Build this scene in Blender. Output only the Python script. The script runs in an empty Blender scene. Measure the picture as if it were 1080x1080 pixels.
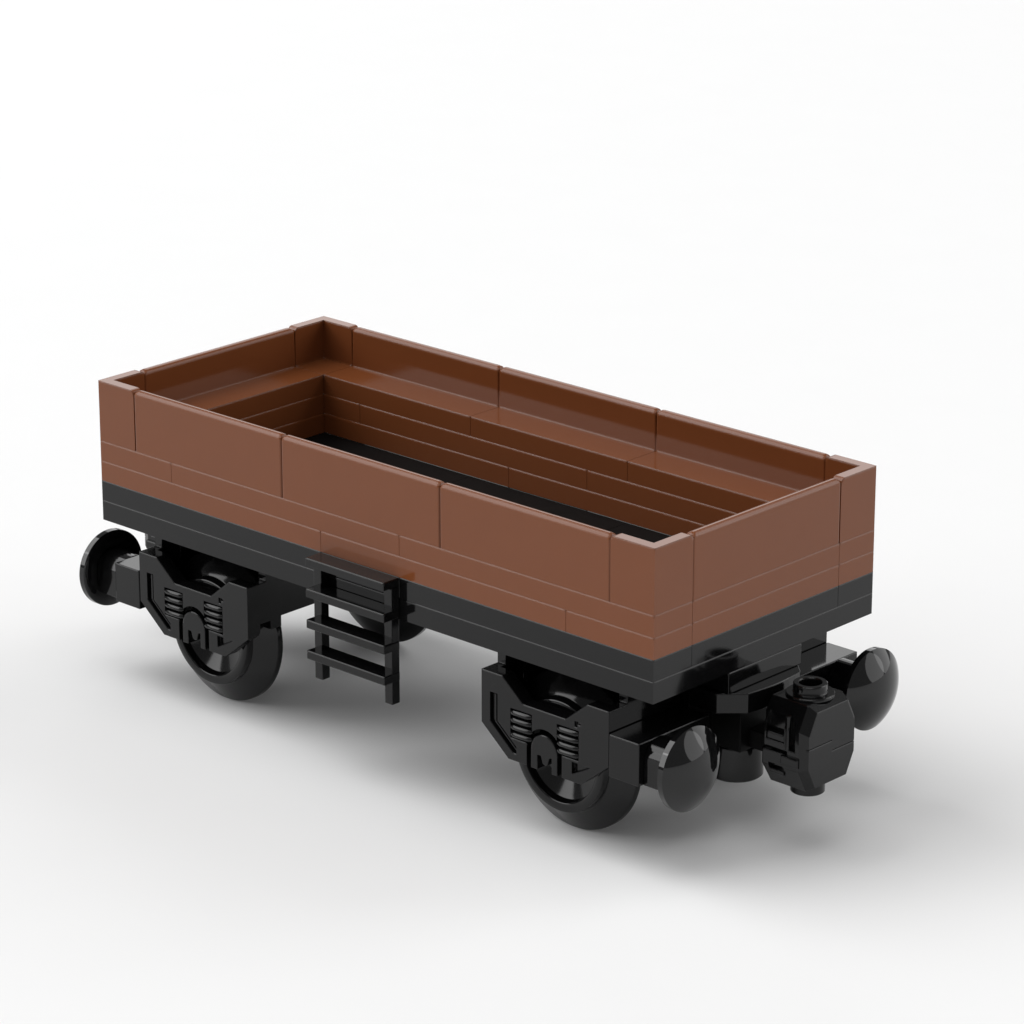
import bpy, bmesh, math
from mathutils import Vector, Matrix

# ---------------------------------------------------------------- units
# The toy is measured in its own small grid unit (20 units = one 8 mm stud).
S = 0.0004
OX, OY, OZ = 140.0, 60.0, -65.0          # wagon centre / ground height in grid units


def W(x, y, z):
    return Vector(((x - OX) * S, (y - OY) * S, (z - OZ) * S))


scene = bpy.context.scene
col = scene.collection


# ---------------------------------------------------------------- materials
def plastic(name, base, rough, spec=0.31, coat=0.0, edge=0.0):
    m = bpy.data.materials.new(name)
    m.use_nodes = True
    nt = m.node_tree
    b = nt.nodes['Principled BSDF']
    b.inputs['Specular IOR Level'].default_value = spec
    b.inputs['IOR'].default_value = 1.5
    b.inputs['Coat Weight'].default_value = coat
    tc = nt.nodes.new('ShaderNodeTexCoord')
    n1 = nt.nodes.new('ShaderNodeTexNoise')
    n1.inputs['Scale'].default_value = 180.0
    n1.inputs['Detail'].default_value = 3.0
    nt.links.new(tc.outputs['Object'], n1.inputs['Vector'])
    # faint moulding variation in colour and gloss
    rp = nt.nodes.new('ShaderNodeMapRange')
    rp.inputs['To Min'].default_value = rough * 0.85
    rp.inputs['To Max'].default_value = rough * 1.2
    nt.links.new(n1.outputs['Fac'], rp.inputs['Value'])
    nt.links.new(rp.outputs['Result'], b.inputs['Roughness'])
    cr = nt.nodes.new('ShaderNodeValToRGB')
    cr.color_ramp.elements[0].position = 0.3
    cr.color_ramp.elements[1].position = 0.7
    cr.color_ramp.elements[0].color = (*[c * 0.985 for c in base], 1)
    cr.color_ramp.elements[1].color = (*[c * 1.015 for c in base], 1)
    nt.links.new(n1.outputs['Fac'], cr.inputs['Fac'])
    nt.links.new(cr.outputs['Color'], b.inputs['Base Color'])
    if edge:                                  # moulded edges: slightly rounded, so they catch the light
        bv = nt.nodes.new('ShaderNodeBevel')
        bv.samples = 6
        bv.inputs['Radius'].default_value = edge * S
        geo = nt.nodes.new('ShaderNodeNewGeometry')
        dif = nt.nodes.new('ShaderNodeVectorMath')
        dif.operation = 'SUBTRACT'
        nt.links.new(bv.outputs['Normal'], dif.inputs[0])
        nt.links.new(geo.outputs['Normal'], dif.inputs[1])
        sep = nt.nodes.new('ShaderNodeSeparateXYZ')
        nt.links.new(dif.outputs['Vector'], sep.inputs['Vector'])
        up = nt.nodes.new('ShaderNodeMath')       # only upper edges; sides and undersides stay crisp
        up.operation = 'GREATER_THAN'
        up.inputs[1].default_value = 0.02
        nt.links.new(sep.outputs['Z'], up.inputs[0])
        mx = nt.nodes.new('ShaderNodeMix')
        mx.data_type = 'VECTOR'
        nt.links.new(up.outputs[0], mx.inputs[0])
        nt.links.new(geo.outputs['Normal'], mx.inputs[4])
        nt.links.new(bv.outputs['Normal'], mx.inputs[5])
        nt.links.new(mx.outputs[1], b.inputs['Normal'])
    return m


BROWN = plastic('brown_plastic', (0.172, 0.0535, 0.0185), 0.10, edge=1.5)
BLACK = plastic('black_plastic', (0.0035, 0.0035, 0.0037), 0.09, edge=1.1)
POLISHED = plastic('polished_black_plastic', (0.004, 0.004, 0.0042), 0.05, spec=0.42)
DULL = plastic('dull_black_plastic', (0.003, 0.003, 0.003), 0.5, spec=0.1)
RUBBER = plastic('black_wheel_plastic', (0.0038, 0.0038, 0.004), 0.10)


def ground_material():
    m = bpy.data.materials.new('white_studio_floor')
    m.use_nodes = True
    nt = m.node_tree
    b = nt.nodes['Principled BSDF']
    b.inputs['Roughness'].default_value = 0.9
    b.inputs['Specular IOR Level'].default_value = 0.1
    tc = nt.nodes.new('ShaderNodeTexCoord')
    n = nt.nodes.new('ShaderNodeTexNoise')
    n.inputs['Scale'].default_value = 60.0
    nt.links.new(tc.outputs['Object'], n.inputs['Vector'])
    cr = nt.nodes.new('ShaderNodeValToRGB')
    cr.color_ramp.elements[0].color = (0.798, 0.798, 0.798, 1)
    cr.color_ramp.elements[1].color = (0.810, 0.810, 0.810, 1)
    nt.links.new(n.outputs['Fac'], cr.inputs['Fac'])
    nt.links.new(cr.outputs['Color'], b.inputs['Base Color'])
    return m


WHITE = ground_material()


# ---------------------------------------------------------------- mesh helpers (grid units)
def bm_box(bm, x0, x1, y0, y1, z0, z1):
    v = [bm.verts.new(c) for c in ((x0, y0, z0), (x1, y0, z0), (x1, y1, z0), (x0, y1, z0),
                                   (x0, y0, z1), (x1, y0, z1), (x1, y1, z1), (x0, y1, z1))]
    for f in ((3, 2, 1, 0), (4, 5, 6, 7), (0, 1, 5, 4), (1, 2, 6, 5), (2, 3, 7, 6), (3, 0, 4, 7)):
        bm.faces.new([v[i] for i in f])
    return bm


def box(x0, x1, y0, y1, z0, z1):
    return bm_box(bmesh.new(), x0, x1, y0, y1, z0, z1)


def bm_prism(bm, pts, axis, a, b):
    """extrude a 2D outline along an axis from a to b."""
    def P(p, t):
        if axis == 'x':
            return (t, p[0], p[1])
        if axis == 'y':
            return (p[0], t, p[1])
        return (p[0], p[1], t)
    A = [bm.verts.new(P(p, a)) for p in pts]
    B = [bm.verts.new(P(p, b)) for p in pts]
    n = len(pts)
    fs = [bm.faces.new(A), bm.faces.new(B[::-1])]
    for i in range(n):
        j = (i + 1) % n
        fs.append(bm.faces.new((A[j], A[i], B[i], B[j])))
    bmesh.ops.recalc_face_normals(bm, faces=fs)
    return bm


def prism(pts, axis, a, b):
    return bm_prism(bmesh.new(), pts, axis, a, b)


def bm_lathe(bm, prof, centre, axis, n=64, closed=False):
    """prof: list of (t along axis, radius)."""
    rings = []
    cx, cy, cz = centre

    def P(t, r, a):
        c, s = r * math.cos(a), r * math.sin(a)
        if axis == 'x':
            return (cx + t, cy + c, cz + s)
        if axis == 'y':
            return (cx + c, cy + t, cz + s)
        return (cx + c, cy + s, cz + t)
    for t, r in prof:
        if r <= 1e-6:
            rings.append([bm.verts.new(P(t, 0, 0))])
        else:
            rings.append([bm.verts.new(P(t, r, 2 * math.pi * k / n)) for k in range(n)])
    fs = []
    pairs = list(zip(rings[:-1], rings[1:]))
    if closed:
        pairs.append((rings[-1], rings[0]))
    for A, B in pairs:
        for k in range(n):
            j = (k + 1) % n
            if len(A) == 1 and len(B) == 1:
                continue
            if len(A) == 1:
                fs.append(bm.faces.new((A[0], B[k], B[j])))
            elif len(B) == 1:
                fs.append(bm.faces.new((A[k], A[j], B[0])))
            else:
                fs.append(bm.faces.new((A[k], A[j], B[j], B[k])))
    bmesh.ops.recalc_face_normals(bm, faces=fs)
    return bm


def lathe(prof, centre, axis, n=64, closed=False):
    return bm_lathe(bmesh.new(), prof, centre, axis, n, closed)


def arc(cx, cy, r, a0, a1, n):
    return [(cx + r * math.cos(math.radians(a0 + (a1 - a0) * k / n)),
             cy + r * math.sin(math.radians(a0 + (a1 - a0) * k / n))) for k in range(n + 1)]


def loft(sections):
    """sections: list of equally long 3D point loops; capped both ends."""
    bm = bmesh.new()
    L = [[bm.verts.new(p) for p in s] for s in sections]
    n = len(L[0])
    for A, B in zip(L[:-1], L[1:]):
        for k in range(n):
            j = (k + 1) % n
            bm.faces.new((A[k], A[j], B[j], B[k]))
    bm.faces.new(L[0][::-1])
    bm.faces.new(L[-1])
    bmesh.ops.recalc_face_normals(bm, faces=bm.faces)
    return bm


def cut(bm, cutters, adds=()):
    """boolean union of bm with adds, minus each cutter."""
    def tmp(b):
        me = bpy.data.meshes.new('tmp')
        b.to_mesh(me)
        b.free()
        o = bpy.data.objects.new('tmp', me)
        col.objects.link(o)
        return o
    o = tmp(bm)
    us = [tmp(c) for c in adds]
    cs = us + [tmp(c) for c in cutters]
    for c in cs:
        m = o.modifiers.new('cut', 'BOOLEAN')
        m.operation = 'UNION' if c in us else 'DIFFERENCE'
        m.solver = 'EXACT'
        m.object = c
    dg = bpy.context.evaluated_depsgraph_get()
    dg.update()
    me = bpy.data.meshes.new_from_object(o.evaluated_get(dg))
    out = bmesh.new()
    out.from_mesh(me)
    for x in [o] + cs:
        md = x.data
        bpy.data.objects.remove(x)
        bpy.data.meshes.remove(md)
    bpy.data.meshes.remove(me)
    bmesh.ops.dissolve_limit(out, angle_limit=0.01, verts=out.verts, edges=out.edges)
    return out


def world_loc(o):
    p, o = o.location.copy(), o.parent
    while o:
        p += o.location
        o = o.parent
    return p


def obj(name, bm, mat, parent=None, bevel=0.3, seg=3, sharp=None, flat=False):
    """link the bmesh (grid units) as one object whose origin is its own centre."""
    for v in bm.verts:
        v.co = W(*v.co)
    lo = Vector([min(v.co[i] for v in bm.verts) for i in range(3)])
    hi = Vector([max(v.co[i] for v in bm.verts) for i in range(3)])
    c = (lo + hi) / 2
    for v in bm.verts:
        v.co -= c
    me = bpy.data.meshes.new(name)
    bm.to_mesh(me)
    bm.free()
    me.materials.append(mat)
    me.polygons.foreach_set('use_smooth', [not (bevel or flat)] * len(me.polygons))   # bevelled parts stay flat-faced
    o = bpy.data.objects.new(name, me)
    col.objects.link(o)
    if parent:
        o.parent = parent
        o.location = c - world_loc(parent)
    else:
        o.location = c
    if sharp is not None:
        me.set_sharp_from_angle(angle=math.radians(sharp))
    if bevel:
        m = o.modifiers.new('rounded_edges', 'BEVEL')
        m.width = bevel * S
        m.segments = seg
        m.limit_method = 'ANGLE'
        m.angle_limit = math.radians(32)
        m.use_clamp_overlap = True
    elif sharp is None and not flat:
        me.set_sharp_from_angle(angle=math.radians(30))
    return o


def copy_part(o, parent, shift=(0, 0, 0), turn=None):
    """copy one object under parent; turn = (cx, cy) rotates it half a turn about a vertical axis."""
    c = o.copy()
    col.objects.link(c)
    c.parent = parent
    wl = world_loc(o)
    wl = wl + Vector(shift) * S
    if turn:
        t = W(turn[0], turn[1], 0)
        wl = Vector((2 * t.x - wl.x, 2 * t.y - wl.y, wl.z))
        c.rotation_euler = (0, 0, math.pi)
    c.location = wl - world_loc(parent) if not parent.rotation_euler.z else c.location
    return c


# ---------------------------------------------------------------- the setting
gm = bmesh.new()
R = 45000
vs = [gm.verts.new(p) for p in ((-R, -R, -65), (R, -R, -65), (R, R, -65), (-R, R, -65))]
gm.faces.new(vs)
ground = obj('ground', gm, WHITE, bevel=0)
ground['kind'] = 'structure'

# ---------------------------------------------------------------- the wagon
wagon = bpy.data.objects.new('toy_goods_wagon', None)
col.objects.link(wagon)
wagon.empty_display_size = 0.01
wagon.location = W(140, 60, -65)
wagon['label'] = 'brown open toy goods wagon on black wheels with a black side ladder'
wagon['category'] = 'toy wagon'

G = 0.09       # half of the hairline gap between neighbouring bricks


def panel_bm(x0, x1, y0, y1, side):
    """wall brick: a one-plate-thick foot with a thin wall along one side; side = '-y','+y','-x','+x'."""
    t, zb, zl, zt = 4.0, 32.0, 40.0, 56.0
    g = 0.1
    x0, x1, y0, y1 = x0 + g, x1 - g, y0 + g, y1 - g
    if side == '-y':
        pts, ax, a, b = [(y0, zb), (y1, zb), (y1, zl), (y0 + t, zl), (y0 + t, zt), (y0, zt)], 'x', x0, x1
    elif side == '+y':
        pts, ax, a, b = [(y0, zb), (y1, zb), (y1, zt), (y1 - t, zt), (y1 - t, zl), (y0, zl)], 'x', x0, x1
    elif side == '-x':
        pts, ax, a, b = [(x0, zb), (x1, zb), (x1, zl), (x0 + t, zl), (x0 + t, zt), (x0, zt)], 'y', y0, y1
    else:
        pts, ax, a, b = [(x0, zb), (x1, zb), (x1, zt), (x1 - t, zt), (x1 - t, zl), (x0, zl)], 'y', y0, y1
    return prism(pts, ax, a, b)


def build_panel(name, bm):
    """round the top corners of the wall's free ends, then soften its rim and ends."""
    def free_end(v):
        x, y = v.co.x, v.co.y
        on_x = min(abs(x - q) for q in (20, 100, 180, 260)) < 0.2 and (y < 4.5 or y > 115.5)
        on_y = min(abs(y - q) for q in (20, 100)) < 0.2 and (x < 4.5 or x > 275.5)
        return on_x or on_y
    tips = [e for e in bm.edges if all(v.co.z > 55.9 and free_end(v) for v in e.verts)]
    bmesh.ops.bevel(bm, geom=tips, offset=1.7, segments=4, profile=0.5, affect='EDGES', clamp_overlap=True)
    bm.normal_update()

    def chain(e):
        p, q = e.verts
        if len(e.link_faces) != 2 or not e.is_convex or e.calc_face_angle(0) < 0.6 or max(p.co.z, q.co.z) < 53:
            return False
        upright = abs(p.co.x - q.co.x) < 1e-5 and abs(p.co.y - q.co.y) < 1e-5
        return free_end(p) if upright else min(p.co.z, q.co.z) > 53
    bmesh.ops.bevel(bm, geom=[e for e in bm.edges if chain(e)], offset=0.85, segments=3, profile=0.5,
                    affect='EDGES', clamp_overlap=True)
    return obj(name, bm, BROWN, wagon, bevel=0, flat=True)


# long sides: corner, three panels of four studs, corner; ends: one four-stud panel between the corners
for xa in (20, 100, 180):
    build_panel('wall_panel', panel_bm(xa, xa + 80, 0, 20, '-y'))
    build_panel('wall_panel', panel_bm(xa, xa + 80, 100, 120, '+y'))
build_panel('wall_panel', panel_bm(0, 20, 20, 100, '-x'))
build_panel('wall_panel', panel_bm(260, 280, 20, 100, '+x'))


def corner_bm(sx, sy):
    """L-shaped corner wall on a square foot; sx, sy = -1 / +1 tell which corner."""
    x0, x1 = 0.1, 19.9
    foot = [(x0, x0), (x1, x0), (x1, x1), (x0, x1)]
    t = 4.0
    ell = [(x0, x0), (x1, x0), (x1, x0 + t), (x0 + t, x0 + t), (x0 + t, x1), (x0, x1)]

    def M(p):
        px = p[0] if sx < 0 else 280 - p[0]
        py = p[1] if sy < 0 else 120 - p[1]
        return (px, py)
    bm = bmesh.new()
    za, zl, zt = 32.0, 40.0, 56.0
    # foot with open top where the L stands, made as one closed solid
    E = [M(p) for p in ell]
    Fq = [M(p) for p in foot]
    bot = [bm.verts.new((*p, za)) for p in Fq]
    mid = [bm.verts.new((*p, zl)) for p in E]
    top = [bm.verts.new((*p, zt)) for p in E]
    inner = bm.verts.new((*Fq[2], zl))
    f = [bm.faces.new(bot)]
    for k in range(6):
        j = (k + 1) % 6
        if k in (0, 5):
            continue
        f.append(bm.faces.new((mid[k], mid[j], top[j], top[k])))
    f.append(bm.faces.new(top))
    # outer faces run from foot to rim in one piece
    f.append(bm.faces.new((bot[0], bot[1], mid[1], top[1], top[0])))
    f.append(bm.faces.new((bot[3], bot[0], top[0], top[5], mid[5])))
    f.append(bm.faces.new((bot[1], bot[2], inner, mid[2], mid[1])))
    f.append(bm.faces.new((bot[2], bot[3], mid[5], mid[4], inner)))
    f.append(bm.faces.new((mid[2], inner, mid[4], mid[3])))
    loose = [v for v in bm.verts if not v.link_faces]
    for v in loose:
        bm.verts.remove(v)
    bmesh.ops.recalc_face_normals(bm, faces=bm.faces)
    return bm


for sx in (-1, 1):
    for sy in (-1, 1):
        build_panel('corner_panel', corner_bm(sx, sy))


def plate(name, x0, x1, y0, y1, z0, z1, mat):
    bm = box(x0 + G, x1 - G, y0 + G, y1 - G, z0, z1 - 0.015)
    return obj(name, bm, mat, wagon, bevel=0, flat=True)


for y0, y1 in ((0, 20), (100, 120)):
    for x0, x1 in ((0, 40), (40, 160), (160, 280)):
        plate('brown_plate', x0, x1, y0, y1, 24, 32, BROWN)
    for x0, x1 in ((0, 120), (120, 240), (240, 280)):
        plate('brown_plate', x0, x1, y0, y1, 16, 24, BROWN)
for x0, x1 in ((0, 20), (260, 280)):
    for z0 in (16, 24):
        plate('brown_plate', x0, x1, 20, 100, z0, z0 + 8, BROWN)
    plate('black_plate', x0, x1, 20, 100, 8, 16, BLACK)
plate('black_plate', 0, 120, 0, 20, 8, 16, BLACK)
plate('black_plate', 160, 280, 0, 20, 8, 16, BLACK)
plate('black_plate', 0, 120, 100, 120, 8, 16, BLACK)
plate('black_plate', 160, 280, 100, 120, 8, 16, BLACK)
for x0 in (20, 100, 180):
    plate('floor_tile', x0, x0 + 80, 20, 100, 8, 15.8, DULL)
plate('base_plate', 0, 280, 0, 120, 0, 8, BLACK)


# ---------------------------------------------------------------- ladders (one each side)
def build_ladder():
    top = bmesh.new()
    bm_box(top, 120 + G, 160 - G, 0.0, 20 - G, 8 + G, 16 - G)
    lad = obj('ladder', top, BLACK, wagon, bevel=0.25)
    obj('rung', box(120.0, 160.0, -8.0, -0.05, 12.7, 16 - G), BLACK, lad, bevel=0.35)
    for zt in (4.0, -8.0, -20.0):
        obj('rung', box(120.0, 160.0, -8.0, -0.05, zt - 3.4, zt), BLACK, lad, bevel=0.35)
    for x0 in (120.08, 156.0):
        obj('rail', box(x0, x0 + 3.92, -4.0, -0.1, -32.0, 12.65), BLACK, lad, bevel=0.3)
    return lad


ladder = build_ladder()
lad2 = copy_part(ladder, wagon, turn=(140, 60))
for ch in list(ladder.children):
    c = ch.copy()
    col.objects.link(c)
    c.parent = lad2

# ---------------------------------------------------------------- wheel trucks
CX, CZ = 230.0, -35.5


def build_truck():
    # body: end walls, centre block and mounting plate
    bm = bmesh.new()
    for xa, xb in ((CX - 29.7, CX - 26), (CX + 26, CX + 29.7)):
        bm_box(bm, xa, xb, 17.52, 102.48, -24, -0.12)
    bm_box(bm, CX - 25.9, CX + 25.9, 25, 95, -24, -0.12)
    tr = obj('wheel_truck', bm, BLACK, wagon, bevel=0.3)
    # side frame
    u = lambda pts: [(CX + a, b) for a, b in pts]
    outline = u([(-30, -8.2), (-20, -8.2), (-10, -16.3), (10, -16.3), (20, -8.2), (30, -8.2), (30, -28.5), (17, -38.9),
                 (-17, -38.9), (-30, -28.3)])
    solid = prism(outline, 'y', 0.2, 6)
    cutters = []
    # axle slot with the gaps each side of the axle box
    cutters.append(prism(u([(-8.3, -42)] + [(8.3, -42), (8.3, -31.5)] + arc(0, -31.5, 8.3, 0, 180, 14)[1:]), 'y', -2, 8))
    # groove along the left border: an upright slot and a slanted one
    cutters.append(prism(u([(-25.9, -15.8), (-22.3, -15.8), (-22.3, -26.0), (-25.9, -26.6)]), 'y', -2, 2.3))
    cutters.append(prism(u([(-25.9, -26.6), (-22.3, -26.0), (-13.2, -33.4), (-13.2, -36.0), (-14.6, -36.0)]), 'y', -2, 2.3))
    # recess over the right lower border
    cutters.append(prism(u([(13.0, -31.5), (21.5, -31.5), (13.0, -36.0)]), 'y', -2, 1.8))
    # spring pockets
    for s in (-1, 1):
        x = 11.0 * s
        cutters.append(prism(u([(x - 5.1, -19.3), (x + 5.1, -19.3), (x + 5.1, -30.4), (x - 5.1, -30.4)]), 'y', -2, 2.2))
    # little hook above the right spring
    cutters.append(prism(u([(14.2, -18.0), (15.5, -18.0), (15.5, -16.9), (17.0, -16.9), (17.0, -15.9), (14.2, -15.9)]), 'y', -2, 1.2))
    # end blocks that carry the frame on the truck, with a small window below
    left = prism([(5, -28.0), (17.5, -28.0), (17.5, -0.12), (8.5, -0.12), (8.5, -8.2), (5, -8.2)], 'x', CX - 30, CX - 26)
    right = prism([(5, -28.0), (17.5, -28.0), (17.5, -0.12), (10, -0.12), (10, -8.2), (5, -8.2)], 'x', CX + 26, CX + 30)
    for xa, xb in ((CX - 31, CX - 25), (CX + 25, CX + 31)):
        cutters.append(box(xa, xb, 6.6, 12.0, -30, -24.4))
    frame = obj('side_frame', cut(solid, cutters, [left, right]), BLACK, tr, bevel=0.26)
    # raised border inside the left groove
    rim = prism(u([(-24.6, -16.2), (-23.6, -16.2), (-23.6, -26.3), (-24.6, -26.7)]), 'y', 1.0, 2.6)
    bm_prism(rim, u([(-24.6, -26.72), (-23.6, -26.32), (-13.6, -34.6), (-13.6, -35.7)]), 'y', 1.0, 2.6)
    obj('groove_rib', rim, BLACK, tr, bevel=0.2)
    # axle box: arched block with a U-shaped mouth
    a = prism(u([(-6.2, -39.0), (-3.2, -39.0)] + arc(0, -34.2, 3.2, 180, 360, 10)[0:0] +
                [(-3.2, -33.4), (-1.5, -33.4), (-0.6, -36.2), (0.6, -36.6), (1.6, -36.2), (2.4, -33.4), (3.6, -33.0), (3.6, -39.0)] +
                [(6.2, -39.0), (6.2, -31.5)] + arc(0, -31.5, 6.2, 0, 180, 16)[1:]), 'y', 0.1, 7.0)
    obj('axle_box', a, BLACK, tr, bevel=0.25)
    # springs: four slanted coils each
    springs = []
    for s in (-1, 1):
        bm = bmesh.new()
        for k in range(4):
            z = -20.75 - 2.75 * k
            x = 11.0 * s
            A = Vector((CX + x - 5.3, 0.9, z - 0.15))
            B = Vector((CX + x + 5.3, 0.9, z + 0.15))
            d = (B - A).normalized()
            n1 = Vector((0, 1, 0))
            n2 = d.cross(n1)
            prev = None
            rings = []
            for q, t in ((0.15, 0), (0.75, 0.06), (1.0, 0.18), (1.0, 0.82), (0.75, 0.94), (0.15, 1)):
                c = A + (B - A) * t
                rings.append([bm.verts.new(c + (n1 * math.cos(w) * 1.45 + n2 * math.sin(w) * 1.15) * q)
                              for w in [2 * math.pi * i / 14 for i in range(14)]])
            for Ra, Rb in zip(rings[:-1], rings[1:]):
                for i in range(14):
                    j = (i + 1) % 14
                    bm.faces.new((Ra[i], Ra[j], Rb[j], Rb[i]))
            bm.faces.new(rings[0][::-1])
            bm.faces.new(rings[-1])
        bmesh.ops.recalc_face_normals(bm, faces=bm.faces)
        springs.append(obj('spring', bm, BLACK, tr, bevel=0, sharp=60))
    # wheel (flange towards the middle of the wagon)
    prof = [(13.5, 0), (13.5, 4.2), (7.6, 4.2), (7.6, 6.0), (14.6, 6.4), (11.2, 15.6), (10.8, 16.6), (8.6, 17.1), (8.1, 17.3),
            (7.9, 17.6), (7.9, 20.3), (8.15, 20.7), (9.2, 21.0), (10.9, 21.2), (11.3, 21.6),
            (15.9, 29.3), (16.2, 29.5), (18.5, 29.5), (18.8, 29.2), (19.6, 24.0), (20.0, 12.0), (22.0, 8.0), (22.0, 0)]
    wh = obj('wheel', lathe(prof, (CX, 0, CZ), 'y', 96), RUBBER, tr, bevel=0, sharp=38)
    obj('axle', lathe([(7.0, 0), (7.0, 2.4), (113.0, 2.4), (113.0, 0)], (CX, 0, CZ), 'y', 24), BLACK, tr, bevel=0.2)
    # far side: the same frame, axle box, springs and wheel turned half round
    for ch in [c for c in tr.children if c.name.split('.')[0] != 'axle']:
        copy_part(ch, tr, turn=(CX, 60))
    return tr


truck = build_truck()
truck2 = copy_part(truck, wagon, shift=(-180, 0, 0))
for ch in list(truck.children):
    c = ch.copy()
    col.objects.link(c)
    c.parent = truck2


# ---------------------------------------------------------------- buffer beams
def build_beam():
    bm = bmesh.new()
    bm_box(bm, 260.3, 274, 0, 37, -32, -16.2)
    bm_box(bm, 260.3, 274, 83, 120, -32, -16.2)
    bm_box(bm, 260.3, 264, 38, 82, -16.2, -8.3)
    bm_box(bm, 260.3, 264, 37.1, 82.9, -32, -16.3)
    beam = obj('buffer_beam', bm, BLACK, wagon, bevel=0.35)
    obj('mounting_plate', box(222, 280 - G, 40, 80, -8.0, -0.1), BLACK, beam, bevel=0.3)
    bow = [(285.4 - (0.02 * (y - 60) ** 2 / 3.2), y) for y in (45.6, 49, 53, 57, 60, 63, 67, 71, 74.4)]
    tongue = [(264.1, 38), (276, 38)] + bow + [(276, 82), (264.1, 82)]
    obj('tongue', prism(tongue, 'z', -15.6, -8.1), BLACK, beam, bevel=0.3)
    for cy in (10.0, 110.0):
        sh = [(cy - 7.6, -32.0), (cy + 7.6, -32.0), (cy + 7.6, -23.6)] + \
             [(cy + 7.6 * math.cos(a), -23.6 + 7.6 * math.sin(a)) for a in [math.radians(180 * k / 20) for k in range(1, 20)]] + \
             [(cy - 7.6, -23.6)]
        obj('buffer_shaft', prism(sh, 'x', 274.05, 287.2), BLACK, beam, bevel=0.3)
        prof = [(287.3, 0), (287.3, 9.0), (286.3, 9.6), (286.3, 14.6), (286.7, 15.2), (289.0, 15.3)]
        h, n = 5.6, 16
        rc = (15.3 ** 2 + h * h) / (2 * h)
        am = math.asin(15.3 / rc)
        for k in range(1, n + 1):
            a = am * (1 - k / n)
            prof.append((289.0 + h - rc + rc * math.cos(a), rc * math.sin(a) if k < n else 0))
        obj('buffer_head', lathe(prof, (0, cy, -24.0), 'x', 72), POLISHED, beam, bevel=0, sharp=50)
    # pivot post and neck that carry the coupling
    obj('pivot_post', lathe([(-47.0, 0), (-47.0, 9.2), (-46.4, 9.8), (-34.4, 9.8), (-34.0, 9.4), (-34.0, 0)],
                            (267.5, 60, 0), 'z', 48), BLACK, beam, bevel=0, sharp=35)
    obj('coupling_neck', bm_box(box(262, 277.2, 50.3, 69.7, -33.9, -15.7), 277.2, 294, 55, 65, -33, -26), DULL, beam, bevel=0.4)

    # coupling block: octagonal box with a bevelled face
    def octa(x, w, h, ws, hs, cz=-24.0, cy=60.0):
        return [(x, cy + a, cz + b) for a, b in ((ws, -h), (w, -hs), (w, hs), (ws, h), (-ws, h), (-w, hs), (-w, -hs), (-ws, -h))]
    body = loft([octa(290, 13.2, 15.0, 8.6, 8.4), octa(291, 14, 16, 9.4, 8.0), octa(306.6, 14, 16, 9.4, 7.4),
                 octa(310, 12.6, 14.0, 8.6, 6.2)])
    cuts = []
    for s in (-1, 1):
        y0, y1 = (44, 48.4) if s < 0 else (71.6, 76)
        cuts.append(box(292.2, 300.2, y0, y1, -22.4, -12.6))          # window
        cuts.append(box(302.2, 305.0, y0, y1, -24.4, -14.0))          # narrow slot
        cuts.append(box(289.0, 301.6, y0, y1, -26.4, -24.9))          # gap between the shells
        yl, yh = (44, 48.2) if s < 0 else (71.8, 76)
        cuts.append(box(293.4, 299.8, yl, yh, -35.0, -31.0))          # lower slot
        w = [(285, 40), (291.5, 40), (291.5, 47.5), (285, 51.0)]
        if s > 0:
            w = [(a, 120 - b) for a, b in w]
        cuts.append(prism(w, 'z', -25.4, -9.5))
    # staggered seam between the two half shells
    cuts.append(box(309.2, 312, 40, 60.2, -22.85, -22.55))
    cuts.append(box(309.2, 312, 60.2, 80, -26.65, -26.35))
    blk = obj('coupling_block', cut(body, cuts), BLACK, beam, bevel=0.24)
    for y in (45.9, 74.1):
        bm = bmesh.new()
        bm_box(bm, 299.4, 307.0, y - 0.9, y + 0.9, -30.0, -26.5)
        obj('latch', bm, BLACK, beam, bevel=0.35)
        yi = 47.4 if y < 60 else 72.6
        obj('window_ledge', box(292.4, 300.0, yi - 1.3, yi + 1.3, -22.3, -19.4), BLACK, beam, bevel=0.4)
        obj('lower_clip', box(293.6, 299.6, yi - 0.8, yi + 1.0, -34.9, -33.2), BLACK, beam, bevel=0.3)
        yy = 46.9 if y < 60 else 73.1
        obj('guide_rib', lathe([(-24.6, 0), (-24.6, 1.1), (-12.0, 1.1), (-12.0, 0)], (301.2, yy, 0), 'z', 20), BLACK, beam,
            bevel=0, sharp=40)
    stud = [(-8.2, 0), (-8.2, 8.6), (-7.3, 8.6), (-7.0, 8.3), (-7.0, 6.2), (-6.6, 6.0), (-3.9, 6.0), (-3.6, 5.7), (-3.6, 4.3),
            (-3.9, 4.0), (-7.6, 4.0), (-7.6, 0)]
    obj('hollow_stud', lathe(stud, (300, 60, 0), 'z', 48), BLACK, beam, bevel=0, sharp=35)
    obj('lower_pin', lathe([(-44.2, 0), (-44.2, 5.8), (-43.9, 6.1), (-40.05, 6.1), (-40.05, 0)], (300, 60, 0), 'z', 40), BLACK, beam,
        bevel=0, sharp=35)
    return beam


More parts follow.
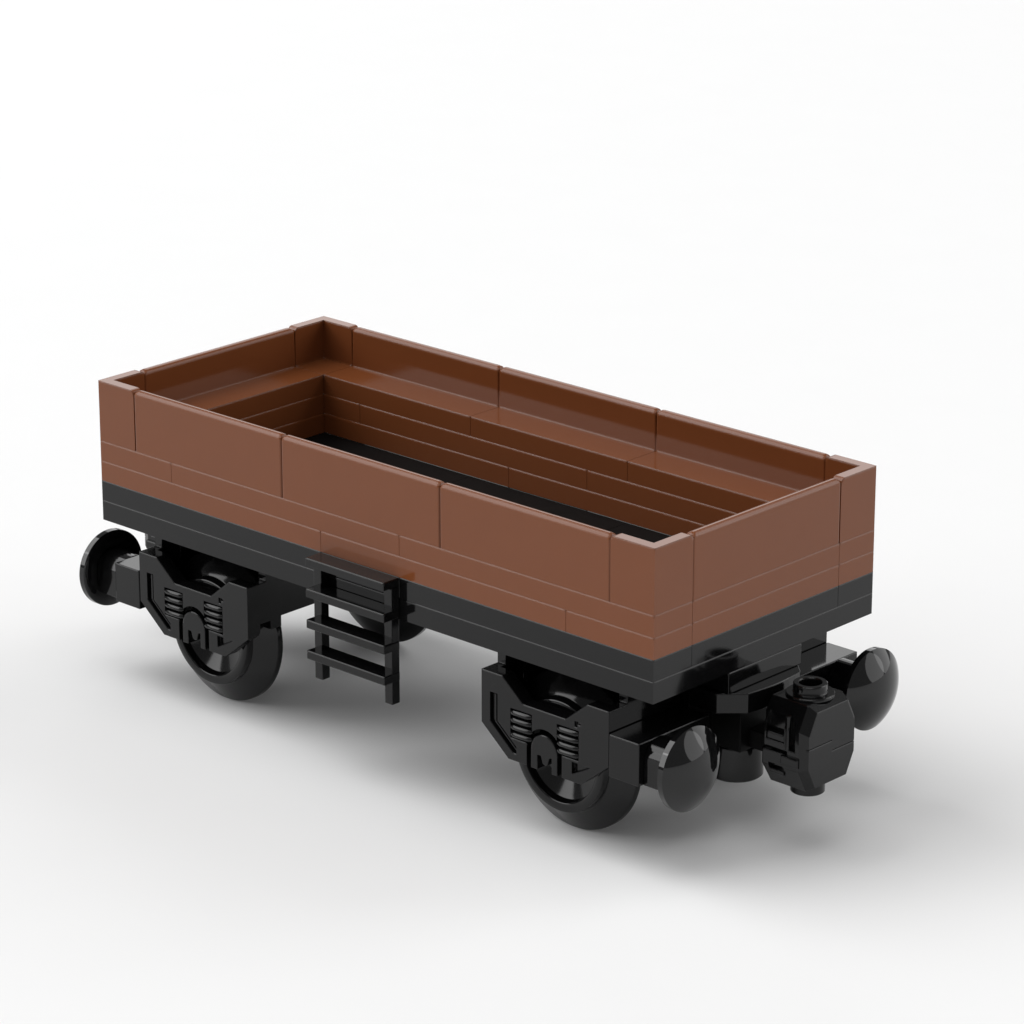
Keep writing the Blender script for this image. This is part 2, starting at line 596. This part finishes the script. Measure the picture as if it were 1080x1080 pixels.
beam = build_beam()
beam2 = copy_part(beam, wagon, turn=(140, 60))
for ch in list(beam.children):
    c = ch.copy()
    col.objects.link(c)
    c.parent = beam2

# ---------------------------------------------------------------- camera
cam_d = bpy.data.cameras.new('camera')
cam = bpy.data.objects.new('camera', cam_d)
col.objects.link(cam)
cam_d.sensor_width = 36.0
cam_d.lens = 36.0 * 4063.42 / 1080.0
cam_d.clip_start = 0.01
cam_d.clip_end = 200.0
cam.location = W(1068.768, -917.686, 486.741)
cam.rotation_euler = (math.radians(90 - 19.0625), 0, math.radians(132.9365 - 90))
scene.camera = cam

# ---------------------------------------------------------------- light
world = bpy.data.worlds.new('World')
scene.world = world
world.use_nodes = True
# dim, even white studio; most light comes from the softboxes
bg = world.node_tree.nodes['Background']
bg.inputs['Color'].default_value = (1, 1, 1, 1)
bg.inputs['Strength'].default_value = 0.28


def lamp(name, az, el, dist, radius, radiance):
    d = bpy.data.lights.new(name, 'AREA')
    d.shape = 'DISK'
    d.size = 2 * radius * S
    area = math.pi * (radius * S) ** 2
    d.energy = radiance * area * math.pi * 1.0
    o = bpy.data.objects.new(name, d)
    col.objects.link(o)
    a, e = math.radians(az), math.radians(el)
    v = Vector((math.cos(e) * math.cos(a), math.cos(e) * math.sin(a), math.sin(e)))
    o.location = W(140, 60, -20) + v * dist * S
    o.rotation_euler = v.to_track_quat('Z', 'Y').to_euler()
    return o


lamp('top_softbox', -98, 85, 10000, 4000, 1.75)
lamp('side_softbox', -154, 49, 10000, 4200, 3.6)
lamp('front_softbox', -133, 20, 10000, 2600, 3.8)
lamp('back_softbox', 66, 42, 10000, 2300, 2.4)
lamp('far_softbox', 133, 21, 10000, 2600, 1.5)
lamp('rim_softbox', 34, 15, 10000, 3700, 1.6)
lamp('rim_softbox', 64, 15, 10000, 3400, 1.6)

scene.view_settings.view_transform = 'Standard'
scene.view_settings.look = 'None'
scene.view_settings.exposure = 0.0
scene.view_settings.gamma = 1.0
scene.view_settings.use_curve_mapping = False
scene.cycles.max_bounces = 10
scene.cycles.use_denoising = True
